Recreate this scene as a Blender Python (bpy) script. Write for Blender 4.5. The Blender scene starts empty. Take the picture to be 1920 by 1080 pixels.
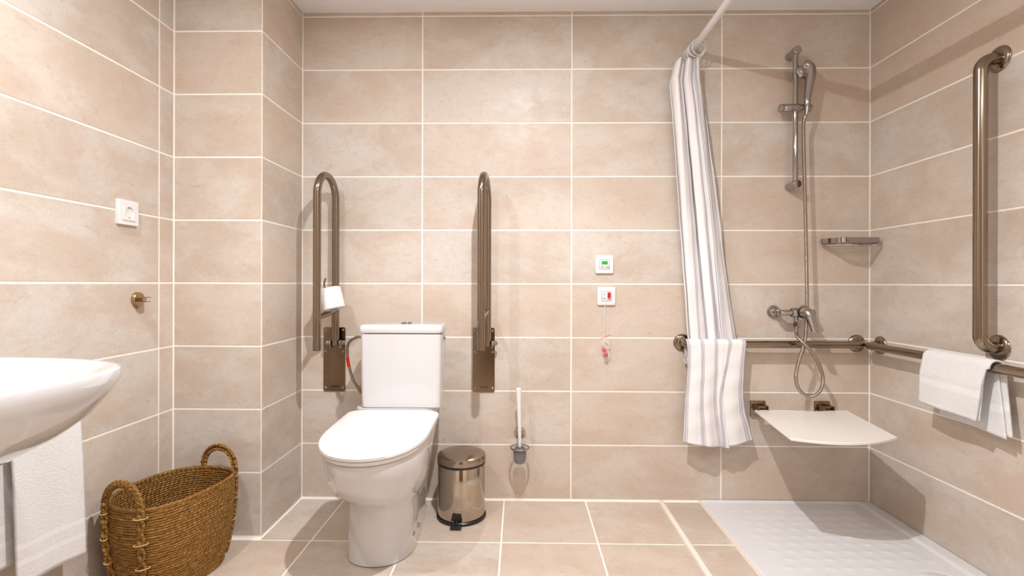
import bpy, bmesh, math, random
from mathutils import Vector, Matrix
random.seed(7)
PI = math.pi
S = bpy.context.scene
COL = S.collection
CEIL = 2.282
# ------------------------------------------------------------------ camera
cam = bpy.data.cameras.new('camera')
cam.sensor_width = 36.0; cam.lens = 930 / 1920 * 36.0
cam.shift_y = -8 / 1920; cam.clip_start = 0.01
camo = bpy.data.objects.new('camera', cam); COL.objects.link(camo)
camo.matrix_world = (Matrix.Translation((0, -2.313, 1.008)) @ Matrix.Rotation(math.radians(0.92), 4, 'Z')
                     @ Matrix.Rotation(PI / 2, 4, 'X') @ Matrix.Rotation(math.radians(0.14), 4, 'Z'))
S.camera = camo
# ------------------------------------------------------------------ world, exposure
w = bpy.data.worlds.new('world'); S.world = w; w.use_nodes = True
w.node_tree.nodes['Background'].inputs[0].default_value = (1.0, 0.93, 0.86, 1)
w.node_tree.nodes['Background'].inputs[1].default_value = 0.3
S.view_settings.view_transform = 'Standard'; S.view_settings.look = 'None'
S.view_settings.gamma = 1; S.view_settings.use_curve_mapping = False
S.view_settings.exposure = 0.22
LAMPS = [  # x, y, watts : recessed downlights
    (0.04, -1.26, 27.0, 34.0), (-1.0, -1.5, 9.0, 12.0)]
LCOL = (0.985, 0.99, 1.0)
FILL_W = 13.0
fl = bpy.data.lights.new('added_fill_light', 'AREA'); fl.shape = 'RECTANGLE'; fl.size = 1.2; fl.size_y = 0.6  # added soft fill behind the camera, not a lamp of the room
fl.energy = FILL_W; fl.color = (0.98, 0.99, 1.0)
flo = bpy.data.objects.new('added_fill_light', fl); COL.objects.link(flo); flo.location = (0.8, -2.6, CEIL - 0.02)

# ------------------------------------------------------------------ materials
def mat(name, col, rough=0.5, metal=0.0, bump=None, **kw):
    m = bpy.data.materials.new(name); m.use_nodes = True
    nt = m.node_tree; b = nt.nodes['Principled BSDF']
    b.inputs['Base Color'].default_value = (*col, 1); b.inputs['Roughness'].default_value = rough
    b.inputs['Metallic'].default_value = metal
    for k, v in kw.items(): b.inputs[k.replace('_', ' ')].default_value = v
    # every surface gets a fine procedural variation in roughness
    tc = nt.nodes.new('ShaderNodeTexCoord'); n = nt.nodes.new('ShaderNodeTexNoise'); n.inputs['Scale'].default_value = 9
    n.inputs['Detail'].default_value = 4
    nt.links.new(tc.outputs['Object'], n.inputs['Vector'])
    mr = nt.nodes.new('ShaderNodeMapRange'); mr.inputs[3].default_value = max(0.0, rough - 0.03); mr.inputs[4].default_value = rough + 0.04
    nt.links.new(n.outputs['Fac'], mr.inputs[0]); nt.links.new(mr.outputs[0], b.inputs['Roughness'])
    if bump:
        sc, st, dist = bump
        n2 = nt.nodes.new('ShaderNodeTexNoise'); n2.inputs['Scale'].default_value = sc; n2.inputs['Detail'].default_value = 3
        nt.links.new(tc.outputs['Object'], n2.inputs['Vector'])
        bp = nt.nodes.new('ShaderNodeBump'); bp.inputs['Strength'].default_value = st; bp.inputs['Distance'].default_value = dist
        nt.links.new(n2.outputs['Fac'], bp.inputs['Height']); nt.links.new(bp.outputs[0], b.inputs['Normal'])
    return m

def tile_material(name, base, warm, pale, stretch, warm_lo, warm_hi, rough):
    m = bpy.data.materials.new(name); m.use_nodes = True
    nt = m.node_tree; N = nt.nodes; L = nt.links; b = N['Principled BSDF']
    tc = N.new('ShaderNodeTexCoord'); oi = N.new('ShaderNodeObjectInfo')
    mp = N.new('ShaderNodeMapping'); mp.inputs['Scale'].default_value = stretch
    L.new(tc.outputs['Object'], mp.inputs['Vector'])
    mul = N.new('ShaderNodeMath'); mul.operation = 'MULTIPLY'; mul.inputs[1].default_value = 70
    L.new(oi.outputs['Random'], mul.inputs[0])
    def noise(scale, detail, rough_, add=0.0, dist=0.0):
        n = N.new('ShaderNodeTexNoise'); n.noise_dimensions = '4D'
        n.inputs['Scale'].default_value = scale; n.inputs['Detail'].default_value = detail
        n.inputs['Roughness'].default_value = rough_; n.inputs['Distortion'].default_value = dist
        L.new(mp.outputs[0], n.inputs['Vector'])
        a = N.new('ShaderNodeMath'); a.operation = 'ADD'; a.inputs[1].default_value = add
        L.new(mul.outputs[0], a.inputs[0]); L.new(a.outputs[0], n.inputs['W'])
        return n.outputs['Fac']
    def rng(src, a, c, lo=0.0, hi=1.0):
        r = N.new('ShaderNodeMapRange'); r.interpolation_type = 'SMOOTHSTEP'
        for i, v in zip((1, 2, 3, 4), (a, c, lo, hi)): r.inputs[i].default_value = v
        L.new(src, r.inputs[0]); return r.outputs[0]
    def mix(f, c1, c2):
        x = N.new('ShaderNodeMix'); x.data_type = 'RGBA'
        L.new(f, x.inputs[0])
        for i, c in ((6, c1), (7, c2)):
            if isinstance(c, tuple): x.inputs[i].default_value = (*c, 1)
            else: L.new(c, x.inputs[i])
        return x.outputs[2]
    c = mix(rng(noise(2.6, 6, 0.68, 0, 0.5), warm_lo, warm_hi, 0, 0.58), base, warm)
    c = mix(rng(noise(4.2, 7, 0.7, 11, 0.3), 0.46, 0.74, 0, 0.6), c, pale)
    c = mix(rng(oi.outputs['Random'], 0.15, 1.0, 0.0, 0.42), c, warm)          # some tiles are browner than others
    # mid-scale scuffs, fine worn scratches and specks
    c = mix(rng(noise(13, 9, 0.78, 17, 0.8), 0.50, 0.70, 0, 0.5), c, warm)
    c = mix(rng(noise(30, 8, 0.82, 23, 0.9), 0.53, 0.68, 0, 0.62), c, tuple(v * 0.80 for v in warm))
    c = mix(rng(noise(46, 6, 0.8, 37, 0.4), 0.56, 0.72, 0, 0.45), c, pale)
    c = mix(rng(noise(140, 4, 0.8, 31), 0.40, 0.72, 0.0, 0.30), c, tuple(v * 0.66 for v in base))
    hs = N.new('ShaderNodeHueSaturation'); L.new(c, hs.inputs['Color'])
    L.new(rng(oi.outputs['Random'], 0, 1, 0.95, 1.04), hs.inputs['Value'])
    L.new(hs.outputs[0], b.inputs['Base Color'])
    L.new(rng(noise(14, 4, 0.6, 41), 0.3, 0.7, rough - 0.06, rough + 0.08), b.inputs['Roughness'])
    bp = N.new('ShaderNodeBump'); bp.inputs['Strength'].default_value = 0.12; bp.inputs['Distance'].default_value = 0.002
    L.new(noise(60, 5, 0.65, 51), bp.inputs['Height']); L.new(bp.outputs[0], b.inputs['Normal'])
    b.inputs['Specular IOR Level'].default_value = 0.35
    return m

TILE = tile_material('wall_tile', (0.665, 0.60, 0.54), (0.54, 0.405, 0.305), (0.72, 0.675, 0.63), (1, 1, 1.6), 0.40, 0.60, 0.42)
FTILE = tile_material('floor_tile', (0.64, 0.565, 0.495), (0.50, 0.36, 0.26), (0.71, 0.65, 0.59), (1, 1.4, 1), 0.38, 0.60, 0.36)
GROUT = mat('grout', (0.93, 0.88, 0.82), 0.85, bump=(220, 0.3, 0.001))
CEILM = mat('ceiling_paint', (0.92, 0.92, 0.93), 0.9, bump=(90, 0.1, 0.001))
PLASTER = mat('plaster', (0.6, 0.5, 0.42), 0.85)
WOOD = mat('door_wood', (0.23, 0.13, 0.07), 0.45, bump=(30, 0.2, 0.002))
CERAMIC = mat('white_ceramic', (0.67, 0.66, 0.665), 0.07, Coat_Weight=0.5, Coat_Roughness=0.03)
PLASTICW = mat('white_plastic', (0.80, 0.78, 0.77), 0.22)
TRAYM = mat('tray_acrylic', (0.70, 0.69, 0.695), 0.33)
STEEL = mat('brushed_steel', (0.30, 0.24, 0.185), 0.16, 1.0)
STEEL.node_tree.nodes['Principled BSDF'].inputs['Anisotropic'].default_value = 0.0
PLATE = mat('polished_plate_steel', (0.26, 0.19, 0.13), 0.16, 1.0)
CHROME = mat('chrome', (0.42, 0.39, 0.37), 0.04, 1.0)
HOSEM = mat('hose_metal', (0.40, 0.34, 0.29), 0.16, 1.0)
SATIN = mat('satin_brass_steel', (0.45, 0.31, 0.19), 0.28, 1.0)
BLACK = mat('black_rubber', (0.012, 0.012, 0.012), 0.35)
INK = mat('black_ink', (0.01, 0.01, 0.01), 0.6)
RED = mat('red_plastic', (0.62, 0.015, 0.012), 0.25)
GREEN = mat('green_display', (0.01, 0.42, 0.03), 0.3)
GREEN.node_tree.nodes['Principled BSDF'].inputs['Emission Color'].default_value = (0.01, 0.5, 0.03, 1)
GREEN.node_tree.nodes['Principled BSDF'].inputs['Emission Strength'].default_value = 0.12
GREYP = mat('grey_plastic', (0.25, 0.24, 0.25), 0.4)
PAPER = mat('tissue_paper', (0.84, 0.82, 0.80), 0.9, bump=(160, 0.4, 0.002))
CORDM = mat('white_cord', (0.8, 0.78, 0.76), 0.7)
SEATM = mat('seat_panel', (0.84, 0.80, 0.74), 0.25)
LAMPM = mat('lamp_glass', (1, 1, 1), 0.3)
LAMPM.node_tree.nodes['Principled BSDF'].inputs['Emission Color'].default_value = (1, 0.93, 0.84, 1)
LAMPM.node_tree.nodes['Principled BSDF'].inputs['Emission Strength'].default_value = 12
FROST = mat('frosted_glass', (0.82, 0.80, 0.79), 0.25, 0.0, Alpha=0.11)
BAG = mat('clear_bag', (0.9, 0.88, 0.88), 0.2, 0.0, bump=(60, 0.6, 0.003), Alpha=0.06)

def terry(name, bands):
    """white terry towelling: looped pile as bump, flat woven bands across (UV v, in metres from the hem)"""
    m = mat(name, (0.80, 0.785, 0.78), 0.95); nt = m.node_tree; N = nt.nodes; L = nt.links; b = N['Principled BSDF']
    b.inputs['Sheen Weight'].default_value = 0.3
    tc = N.new('ShaderNodeTexCoord'); v = N.new('ShaderNodeTexNoise'); v.inputs['Scale'].default_value = 230; v.inputs['Detail'].default_value = 4
    v.inputs['Distortion'].default_value = 1.0
    L.new(tc.outputs['Object'], v.inputs['Vector'])
    sx = N.new('ShaderNodeSeparateXYZ'); L.new(tc.outputs['UV'], sx.inputs[0])
    prev = None
    for c, hw in bands:                      # inside a band: 1
        s = N.new('ShaderNodeMath'); s.operation = 'COMPARE'; s.inputs[1].default_value = c; s.inputs[2].default_value = hw
        L.new(sx.outputs['Y'], s.inputs[0])
        if prev is None: prev = s.outputs[0]
        else:
            a = N.new('ShaderNodeMath'); a.operation = 'MAXIMUM'; L.new(prev, a.inputs[0]); L.new(s.outputs[0], a.inputs[1]); prev = a.outputs[0]
    inv = N.new('ShaderNodeMath'); inv.operation = 'SUBTRACT'; inv.inputs[0].default_value = 1.0; L.new(prev, inv.inputs[1])
    mu = N.new('ShaderNodeMath'); mu.operation = 'MULTIPLY_ADD'; L.new(v.outputs['Fac'], mu.inputs[0]); L.new(inv.outputs[0], mu.inputs[1]); L.new(inv.outputs[0], mu.inputs[2])
    bp = N.new('ShaderNodeBump'); bp.inputs['Strength'].default_value = 0.8; bp.inputs['Distance'].default_value = 0.004
    L.new(mu.outputs[0], bp.inputs['Height']); L.new(bp.outputs[0], b.inputs['Normal'])
    return m
TERRY = terry('terry_towel', [(0.062, 0.008), (0.105, 0.008), (0.012, 0.003)])
TERRY2 = terry('terry_hand_towel', [(0.085, 0.012), (0.012, 0.002)])

def striped(name, period):
    m = mat(name, (0.78, 0.76, 0.77), 0.8, bump=(900, 0.15, 0.0006)); nt = m.node_tree; N = nt.nodes; L = nt.links; b = N['Principled BSDF']
    tc = N.new('ShaderNodeTexCoord'); sx = N.new('ShaderNodeSeparateXYZ'); L.new(tc.outputs['UV'], sx.inputs[0])
    d = N.new('ShaderNodeMath'); d.operation = 'DIVIDE'; d.inputs[1].default_value = period; L.new(sx.outputs['X'], d.inputs[0])
    f = N.new('ShaderNodeMath'); f.operation = 'FRACT'; L.new(d.outputs[0], f.inputs[0])
    r = N.new('ShaderNodeValToRGB'); r.color_ramp.interpolation = 'CONSTANT'
    white = (0.84, 0.81, 0.81, 1); dark = (0.20, 0.15, 0.17, 1); grey = (0.50, 0.49, 0.53, 1)
    stops = [(0.0, white), (0.34, dark), (0.365, white), (0.40, grey), (0.52, white), (0.56, dark), (0.585, white)]
    e = r.color_ramp.elements; e[0].position = 0; e[0].color = white; e[1].position = stops[1][0]; e[1].color = stops[1][1]
    for p, c in stops[2:]:
        n = e.new(p); n.color = c
    L.new(f.outputs[0], r.inputs[0]); L.new(r.outputs[0], b.inputs['Base Color'])
    return m
CLOTH = striped('striped_cloth', 0.085)

def rope(name):
    m = mat(name, (0.3, 0.15, 0.03), 0.75); nt = m.node_tree; N = nt.nodes; L = nt.links; b = N['Principled BSDF']
    tc = N.new('ShaderNodeTexCoord'); n = N.new('ShaderNodeTexNoise'); n.inputs['Scale'].default_value = 34; n.inputs['Detail'].default_value = 6; n.inputs['Roughness'].default_value = 0.75
    mp = N.new('ShaderNodeMapping'); mp.inputs['Scale'].default_value = (1, 1, 5); L.new(tc.outputs['Object'], mp.inputs['Vector']); L.new(mp.outputs[0], n.inputs['Vector'])
    r = N.new('ShaderNodeValToRGB'); e = r.color_ramp.elements
    e[0].position = 0.3; e[0].color = (0.085, 0.036, 0.006, 1); e[1].position = 0.72; e[1].color = (0.50, 0.265, 0.055, 1)
    k = e.new(0.5); k.color = (0.26, 0.118, 0.018, 1)
    L.new(n.outputs['Fac'], r.inputs[0]); L.new(r.outputs[0], b.inputs['Base Color'])
    w1 = N.new('ShaderNodeTexWave'); w1.bands_direction = 'DIAGONAL'; w1.inputs['Scale'].default_value = 1.0; w1.inputs['Distortion'].default_value = 1.0
    L.new(tc.outputs['UV'], w1.inputs['Vector'])
    bp = N.new('ShaderNodeBump'); bp.inputs['Strength'].default_value = 0.9; bp.inputs['Distance'].default_value = 0.003
    L.new(w1.outputs['Fac'], bp.inputs['Height']); L.new(bp.outputs[0], b.inputs['Normal'])
    return m
ROPE = rope('seagrass_rope')
STITCH = mat('pale_twine', (0.62, 0.40, 0.16), 0.8)

# ------------------------------------------------------------------ mesh builder
def smooth_path(pts, n=8, closed=False):
    P = [Vector(p) for p in pts]; out = []
    m = len(P); segs = m if closed else m - 1
    for i in range(segs):
        if closed: a, b, c, d = P[(i - 1) % m], P[i], P[(i + 1) % m], P[(i + 2) % m]
        else: a, b, c, d = P[max(i - 1, 0)], P[i], P[i + 1], P[min(i + 2, m - 1)]
        for k in range(n):
            t = k / n
            out.append(0.5 * ((2 * b) + (c - a) * t + (2 * a - 5 * b + 4 * c - d) * t * t + (3 * b - a - 3 * c + d) * t ** 3))
    if not closed: out.append(P[-1])
    return out

def fillet(pts, r, n=8):
    """polyline with rounded corners of radius r"""
    P = [Vector(p) for p in pts]; out = [P[0]]
    for i in range(1, len(P) - 1):
        a = (P[i - 1] - P[i]).normalized(); b = (P[i + 1] - P[i]).normalized()
        ang = a.angle(b); d = r / math.tan(ang / 2)
        s, e = P[i] + a * d, P[i] + b * d
        c = P[i] + (a + b).normalized() * (r / math.sin(ang / 2))
        u = (s - c); v = (e - c); tot = u.angle(v); ax = u.cross(v).normalized()
        for k in range(n + 1): out.append(c + Matrix.Rotation(tot * k / n, 3, ax) @ u)
    out.append(P[-1]); return out

class MB:
    def __init__(s): s.v = []; s.f = []; s.uv = {}
    def _add(s, vs, fs):
        o = len(s.v); s.v += [tuple(x) for x in vs]; s.f += [tuple(i + o for i in f) for f in fs]; return o
    def box(s, c, size, bev=0.0, seg=2, rot=None):
        bm = bmesh.new(); bmesh.ops.create_cube(bm, size=1)
        for v in bm.verts: v.co = Vector((v.co.x * size[0], v.co.y * size[1], v.co.z * size[2]))
        if bev: bmesh.ops.bevel(bm, geom=bm.edges[:], offset=bev, segments=seg, affect='EDGES', profile=0.5)
        bm.verts.ensure_lookup_table(); R = rot or Matrix.Identity(3)
        s._add([R @ v.co + Vector(c) for v in bm.verts], [[v.index for v in f.verts] for f in bm.faces]); bm.free(); return s
    def loft(s, rings, cap0=True, cap1=True, closed=True):
        n = len(rings[0]); o = len(s.v)
        for r in rings: s.v += [tuple(p) for p in r]
        for i in range(len(rings) - 1):
            for j in range(n if closed else n - 1):
                k = (j + 1) % n
                s.f.append((o + i * n + j, o + i * n + k, o + (i + 1) * n + k, o + (i + 1) * n + j))
        if cap0: s.f.append(tuple(o + j for j in reversed(range(n))))
        if cap1: s.f.append(tuple(o + (len(rings) - 1) * n + j for j in range(n)))
        return s
    def tube(s, pts, r, seg=12, closed=False, caps=True, flat=1.0, up=None):
        P = [Vector(p) for p in pts]; n = len(P)
        R = r if isinstance(r, (list, tuple)) else [r] * n
        T = []
        for i in range(n):
            a = P[(i - 1) % n] if (closed or i > 0) else P[i]; b = P[(i + 1) % n] if (closed or i < n - 1) else P[i]
            T.append((b - a).normalized())
        nrm = Vector(up) if up else (Vector((0, 0, 1)) if abs(T[0].z) < 0.9 else Vector((1, 0, 0)))
        nrm = (nrm - T[0] * nrm.dot(T[0])).normalized(); rings = []; o = len(s.v); acc = 0
        for i in range(n):
            if i:
                nrm = (Vector(up) if up else nrm); nrm = (nrm - T[i] * nrm.dot(T[i])).normalized(); acc += (P[i] - P[i - 1]).length
            bn = T[i].cross(nrm)
            rings.append([P[i] + (nrm * math.cos(2 * PI * k / seg) + bn * math.sin(2 * PI * k / seg) * flat) * R[i] for k in range(seg)])
            for k in range(seg): s.uv[o + i * seg + k] = (acc * 40, k / seg)
        if closed:
            acc += (P[0] - P[-1]).length
            for k in range(seg): s.uv[o + n * seg + k] = (acc * 40, k / seg)
            s.loft(rings + [rings[0]], False, False)
        else: s.loft(rings, caps, caps)
        return s
    def cyl(s, p0, p1, r0, r1=None, seg=32, bev=0.0):
        p0, p1 = Vector(p0), Vector(p1); r1 = r0 if r1 is None else r1; d = (p1 - p0)
        if bev:
            u = d.normalized() * bev
            return s.tube([p0, p0 + u * 1e-3, p0 + u * 0.4, p0 + u, p1 - u, p1 - u * 0.4, p1 - u * 1e-3, p1],
                          [r0 - bev, r0 - bev * 0.95, r0 - bev * 0.3, r0, r1, r1 - bev * 0.3, r1 - bev * 0.95, r1 - bev], seg)
        return s.tube([p0, p1], [r0, r1], seg)
    def lathe(s, prof, origin, seg=48, axis='Z'):
        o = Vector(origin)
        q = Vector((0, 0, 1)).rotation_difference(Vector(axis) if not isinstance(axis, str) else Vector((0, 0, 1)))
        rings = [[o + q @ Vector((r * math.cos(2 * PI * k / seg), r * math.sin(2 * PI * k / seg), z)) for k in range(seg)] for r, z in prof]
        return s.loft(rings, prof[0][0] > 1e-6, prof[-1][0] > 1e-6)
    def ball(s, c, r, seg=20, sx=1, sy=1, sz=1):
        c = Vector(c); rings = []
        for i in range(seg // 2 + 1):
            a = PI * i / (seg // 2); rr = max(math.sin(a), 1e-4)
            rings.append([c + Vector((r * sx * rr * math.cos(2 * PI * k / seg), r * sy * rr * math.sin(2 * PI * k / seg), -r * sz * math.cos(a))) for k in range(seg)])
        return s.loft(rings, True, True)
    def torus(s, c, R, r, axis=(0, 0, 1), seg=36, seg2=8):
        c = Vector(c); q = Vector((0, 0, 1)).rotation_difference(Vector(axis))
        return s.tube([c + q @ Vector((R * math.cos(2 * PI * k / seg), R * math.sin(2 * PI * k / seg), 0)) for k in range(seg)], r, seg2, closed=True, up=tuple(axis))
    def grid(s, P, UV=None):
        o = len(s.v); a = len(P); b = len(P[0])
        for i in range(a):
            for j in range(b):
                if UV: s.uv[len(s.v)] = UV[i][j]
                s.v.append(tuple(P[i][j]))
        for i in range(a - 1):
            for j in range(b - 1): s.f.append((o + i * b + j, o + i * b + j + 1, o + (i + 1) * b + j + 1, o + (i + 1) * b + j))
        return s

ORG = {}
def mesh_from(mb, name, origin, m, angle=38, fix=True):
    me = bpy.data.meshes.new(name)
    me.from_pydata([(v[0] - origin[0], v[1] - origin[1], v[2] - origin[2]) for v in mb.v], [], mb.f)
    if mb.uv:
        ul = me.uv_layers.new(name='UVMap')
        for lp in me.loops: ul.data[lp.index].uv = mb.uv.get(lp.vertex_index, (0, 0))
    if fix:
        bm = bmesh.new(); bm.from_mesh(me); bmesh.ops.recalc_face_normals(bm, faces=bm.faces[:]); bm.to_mesh(me); bm.free()
    me.materials.append(m)
    for p in me.polygons: p.use_smooth = True
    me.set_sharp_from_angle(angle=math.radians(angle))
    return me

def obj(name, mb, m, parent=None, label=None, origin=None, angle=38, fix=True):
    if origin is None:
        xs, ys, zs = zip(*mb.v); origin = ((min(xs) + max(xs)) / 2, (min(ys) + max(ys)) / 2, min(zs))
    o = bpy.data.objects.new(name, mesh_from(mb, name, origin, m, angle, fix)); COL.objects.link(o)
    o.location = origin; ORG[o.name] = Vector(origin)
    if parent: o.parent = parent; o.location = Vector(origin) - ORG[parent.name]
    if label: o['label'] = label
    return o
def thing(name, label, cat, loc, group=None):
    o = bpy.data.objects.new(name, None); COL.objects.link(o); o.location = loc; o.empty_display_size = 0.05
    ORG[o.name] = Vector(loc); return tag(o, label, cat, group)
def tag(o, label, cat, group=None):
    o['label'] = label; o['category'] = cat
    if group: o['group'] = group
    return o
def struct(o): o['kind'] = 'structure'; return o
def solid(o, t, off=0.0, sub=0):
    if sub:
        s = o.modifiers.new('sub', 'SUBSURF'); s.levels = sub; s.render_levels = sub
    s = o.modifiers.new('solid', 'SOLIDIFY'); s.thickness = t; s.offset = off
    return o
def text_mesh(name, body, size, m, parent, loc, rot, depth=0.0004, sx=1.0):
    c = bpy.data.curves.new(name, 'FONT'); c.body = body; c.size = size; c.extrude = depth; c.align_x = 'CENTER'; c.align_y = 'CENTER'; c.offset = size * 0.018
    t = bpy.data.objects.new('tmp', c); COL.objects.link(t)
    bpy.context.view_layer.update()
    me = bpy.data.meshes.new_from_object(t.evaluated_get(bpy.context.evaluated_depsgraph_get()))
    bpy.data.objects.remove(t)
    me.transform(Matrix.Diagonal((sx, 1, 1, 1)))
    me.transform(rot.to_4x4()); me.materials.clear(); me.materials.append(m)
    o = bpy.data.objects.new(name, me); COL.objects.link(o); o.parent = parent; o.location = Vector(loc) - ORG[parent.name]; return o

# ------------------------------------------------------------------ setting
G = 0.0032       # half joint
TH = 0.007
_tc = {}
def tile(parent, axis, a0, a1, b0, b1, plane, m):
    """one tile: spans a0..a1 (first in-plane axis) and b0..b1; 'plane' is the coordinate of its face"""
    w_, h_ = a1 - a0 - 2 * G, b1 - b0 - 2 * G
    if w_ < 0.006 or h_ < 0.006: return
    key = (axis, round(w_, 4), round(h_, 4), m.name)
    if key not in _tc:
        size = {'-y': (w_, TH, h_), '+x': (TH, w_, h_), '-x': (TH, w_, h_), '+z': (w_, h_, TH), '+y': (w_, TH, h_)}[axis]
        mb = MB().box((0, 0, 0), size, 0.0009, 1)
        _tc[key] = mesh_from(mb, 'tile', (0, 0, 0), m, 20)
    a, b = (a0 + a1) / 2, (b0 + b1) / 2; jit = random.uniform(-0.0004, 0.0)
    loc = {'-y': (a, plane + TH / 2 - jit, b), '+y': (a, plane - TH / 2 + jit, b), '+x': (plane - TH / 2 + jit, a, b), '-x': (plane + TH / 2 - jit, a, b), '+z': (a, b, plane - TH / 2 + jit)}[axis]
    o = bpy.data.objects.new('tile', _tc[key]); COL.objects.link(o); o.parent = parent
    o.location = Vector(loc) - ORG[parent.name]
rows = [0.004] + [0.008 + 0.25 * k for k in range(1, 10)] + [CEIL - 0.001]
Z0 = -0.12
YF = -3.25; XL, XR, XP, YP = -1.377, 1.612, -1.023, -0.363
def slab(name, x0, x1, y0, y1, z0, z1, m):
    o = obj(name, MB().box(((x0 + x1) / 2, (y0 + y1) / 2, (z0 + z1) / 2), (x1 - x0, y1 - y0, z1 - z0)), m)
    return struct(o)
R_ = 0.0014      # joints recessed behind the tile faces
wb = slab('wall_back', XL - 0.15, XR + 0.15, R_, 0.15, Z0, CEIL + 0.1, GROUT)
wl = slab('wall_left', XL - 0.15, XL - R_, YF, R_, Z0, CEIL + 0.1, GROUT)
wr = slab('wall_right', XR + R_, XR + 0.15, YF, R_, Z0, CEIL + 0.1, GROUT)
wp = slab('wall_pillar', XL - R_, XP - R_, YP + R_, R_, Z0, CEIL + 0.05, GROUT)
wf = slab('wall_front', XL - 0.15, XR + 0.15, YF - 0.15, YF, Z0, CEIL + 0.1, GROUT)
slab('ceiling', XL - 0.15, XR + 0.15, YF - 0.1, 0.1, CEIL, CEIL + 0.12, CEILM)
fb = slab('floor', XL - 0.1, XR + 0.1, YF - 0.1, 0.1, Z0, -R_, GROUT)
xs_back = [XP, -0.458, 0.239, 0.933, XR]
for i in range(len(rows) - 1):
    z0, z1 = rows[i], rows[i + 1]
    for a, b in zip(xs_back, xs_back[1:]): tile(wb, '-y', a, b, z0, z1, 0, TILE)
    tile(wp, '-y', XL, XP, z0, z1, YP, TILE)
    tile(wp, '+x', YP, 0, z0, z1, XP, TILE)
    yl = [YP, -0.442, -1.142, -1.842, -2.542, YF]
    for b, a in zip(yl, yl[1:]): tile(wl, '+x', a, b, z0, z1, XL, TILE)
    yr = [0, -0.715, -1.412, -2.11, -2.81, YF]
    for b, a in zip(yr, yr[1:]): tile(wr, '-x', a, b, z0, z1, XR, TILE)
    xf = [XL, -0.75, -0.5] if z0 < 2.0 else [XL, -0.75, -0.5, 0.0, 0.45]
    for a, b in zip(xf, xf[1:]): tile(wf, '+y', a, b, z0, z1, YF, TILE)
    for a, b in ((0.45, 1.03), (1.03, XR)): tile(wf, '+y', a, b, z0, z1, YF, TILE)
TX0 = 0.836     # shower tray edge
fx = [XL, -1.19, -0.817, -0.445, -0.071, 0.306, 0.655, TX0 - 0.004]
fy = [-0.006, -0.382, -0.76, -1.138, -1.516, -1.894, -2.272, -2.65, -3.03, YF]
for i in range(len(fy) - 1):
    for j in range(len(fx) - 1):
        a, b, y1, y0 = fx[j], fx[j + 1], fy[i], fy[i + 1]
        if i == 0:
            if b < XP: continue
            a = max(a, XP + 0.002)
        tile(fb, '+z', a, b, y0, y1, 0, FTILE)
    if fy[i] < -1.6:
        tile(fb, '+z', TX0, 1.2, fy[i + 1], fy[i], 0, FTILE); tile(fb, '+z', 1.2, XR, fy[i + 1], fy[i], 0, FTILE)
# door behind the camera
d = obj('door_1', MB().box((-0.02, YF + 0.022, 1.005), (0.9, 0.04, 2.0), 0.003), WOOD); struct(d)
obj('handle', MB().tube(fillet([(0.33, YF + 0.04, 1.05), (0.33, YF + 0.09, 1.05), (0.22, YF + 0.09, 1.05)], 0.015), 0.009), STEEL, d)
# round-topped water stop strip on the floor
n = 14; prof = [(0.0125 * math.cos(PI * k / n), 0.012 * math.sin(PI * k / n)) for k in range(n + 1)]
rings = []
for y, s_ in ((-0.004, 0.2), (-0.006, 0.6), (-0.011, 0.9), (-0.017, 1.0)) + tuple((-0.017 - 0.2 * k, 1) for k in range(1, 16)):
    rings.append([(0.655 + px * s_, y, -0.001 + pz * s_) for px, pz in prof])
struct(obj('trim_1', MB().loft(rings), mat('strip_rubber', (0.80, 0.74, 0.67), 0.45, bump=(25, 0.15, 0.002))))
# silicone bead along the shower tray
struct(obj('trim_2', MB().tube([(TX0 - 0.002, -0.004, -0.001), (TX0 - 0.002, -1.6, -0.001)], 0.0045, 10), mat('cream_silicone', (0.80, 0.66, 0.52), 0.5)))

# ------------------------------------------------------------------ downlights
for x, y, wt, ws in LAMPS:
    t = thing('ceiling_light', 'round recessed downlight in the white ceiling, ' + ('over the middle of the room' if x > -0.5 else 'over the wash basin'), 'lamp', (x, y, CEIL))
    obj('frame', MB().lathe([(0.034, -0.001), (0.045, -0.006), (0.052, -0.004), (0.053, 0.0), (0.034, 0.0)], (x, y, CEIL)), CHROME, t)
    obj('diffuser', MB().lathe([(0.0, -0.0012), (0.034, -0.0012), (0.034, 0.0), (0.0, 0.0)], (x, y, CEIL)), LAMPM, t)
    L_ = bpy.data.lights.new('downlight', 'AREA'); L_.shape = 'DISK'; L_.size = 0.045; L_.energy = wt; L_.color = LCOL
    lo = bpy.data.objects.new('downlight', L_); COL.objects.link(lo); lo.parent = t; lo.location = (0, 0, -0.012)
    L_ = bpy.data.lights.new('reflector_beam', 'SPOT'); L_.energy = ws; L_.spot_size = math.radians(118); L_.spot_blend = 0.3
    L_.shadow_soft_size = 0.02; L_.color = LCOL
    lo = bpy.data.objects.new('reflector_beam', L_); COL.objects.link(lo); lo.parent = t; lo.location = (0, 0, -0.014)

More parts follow.
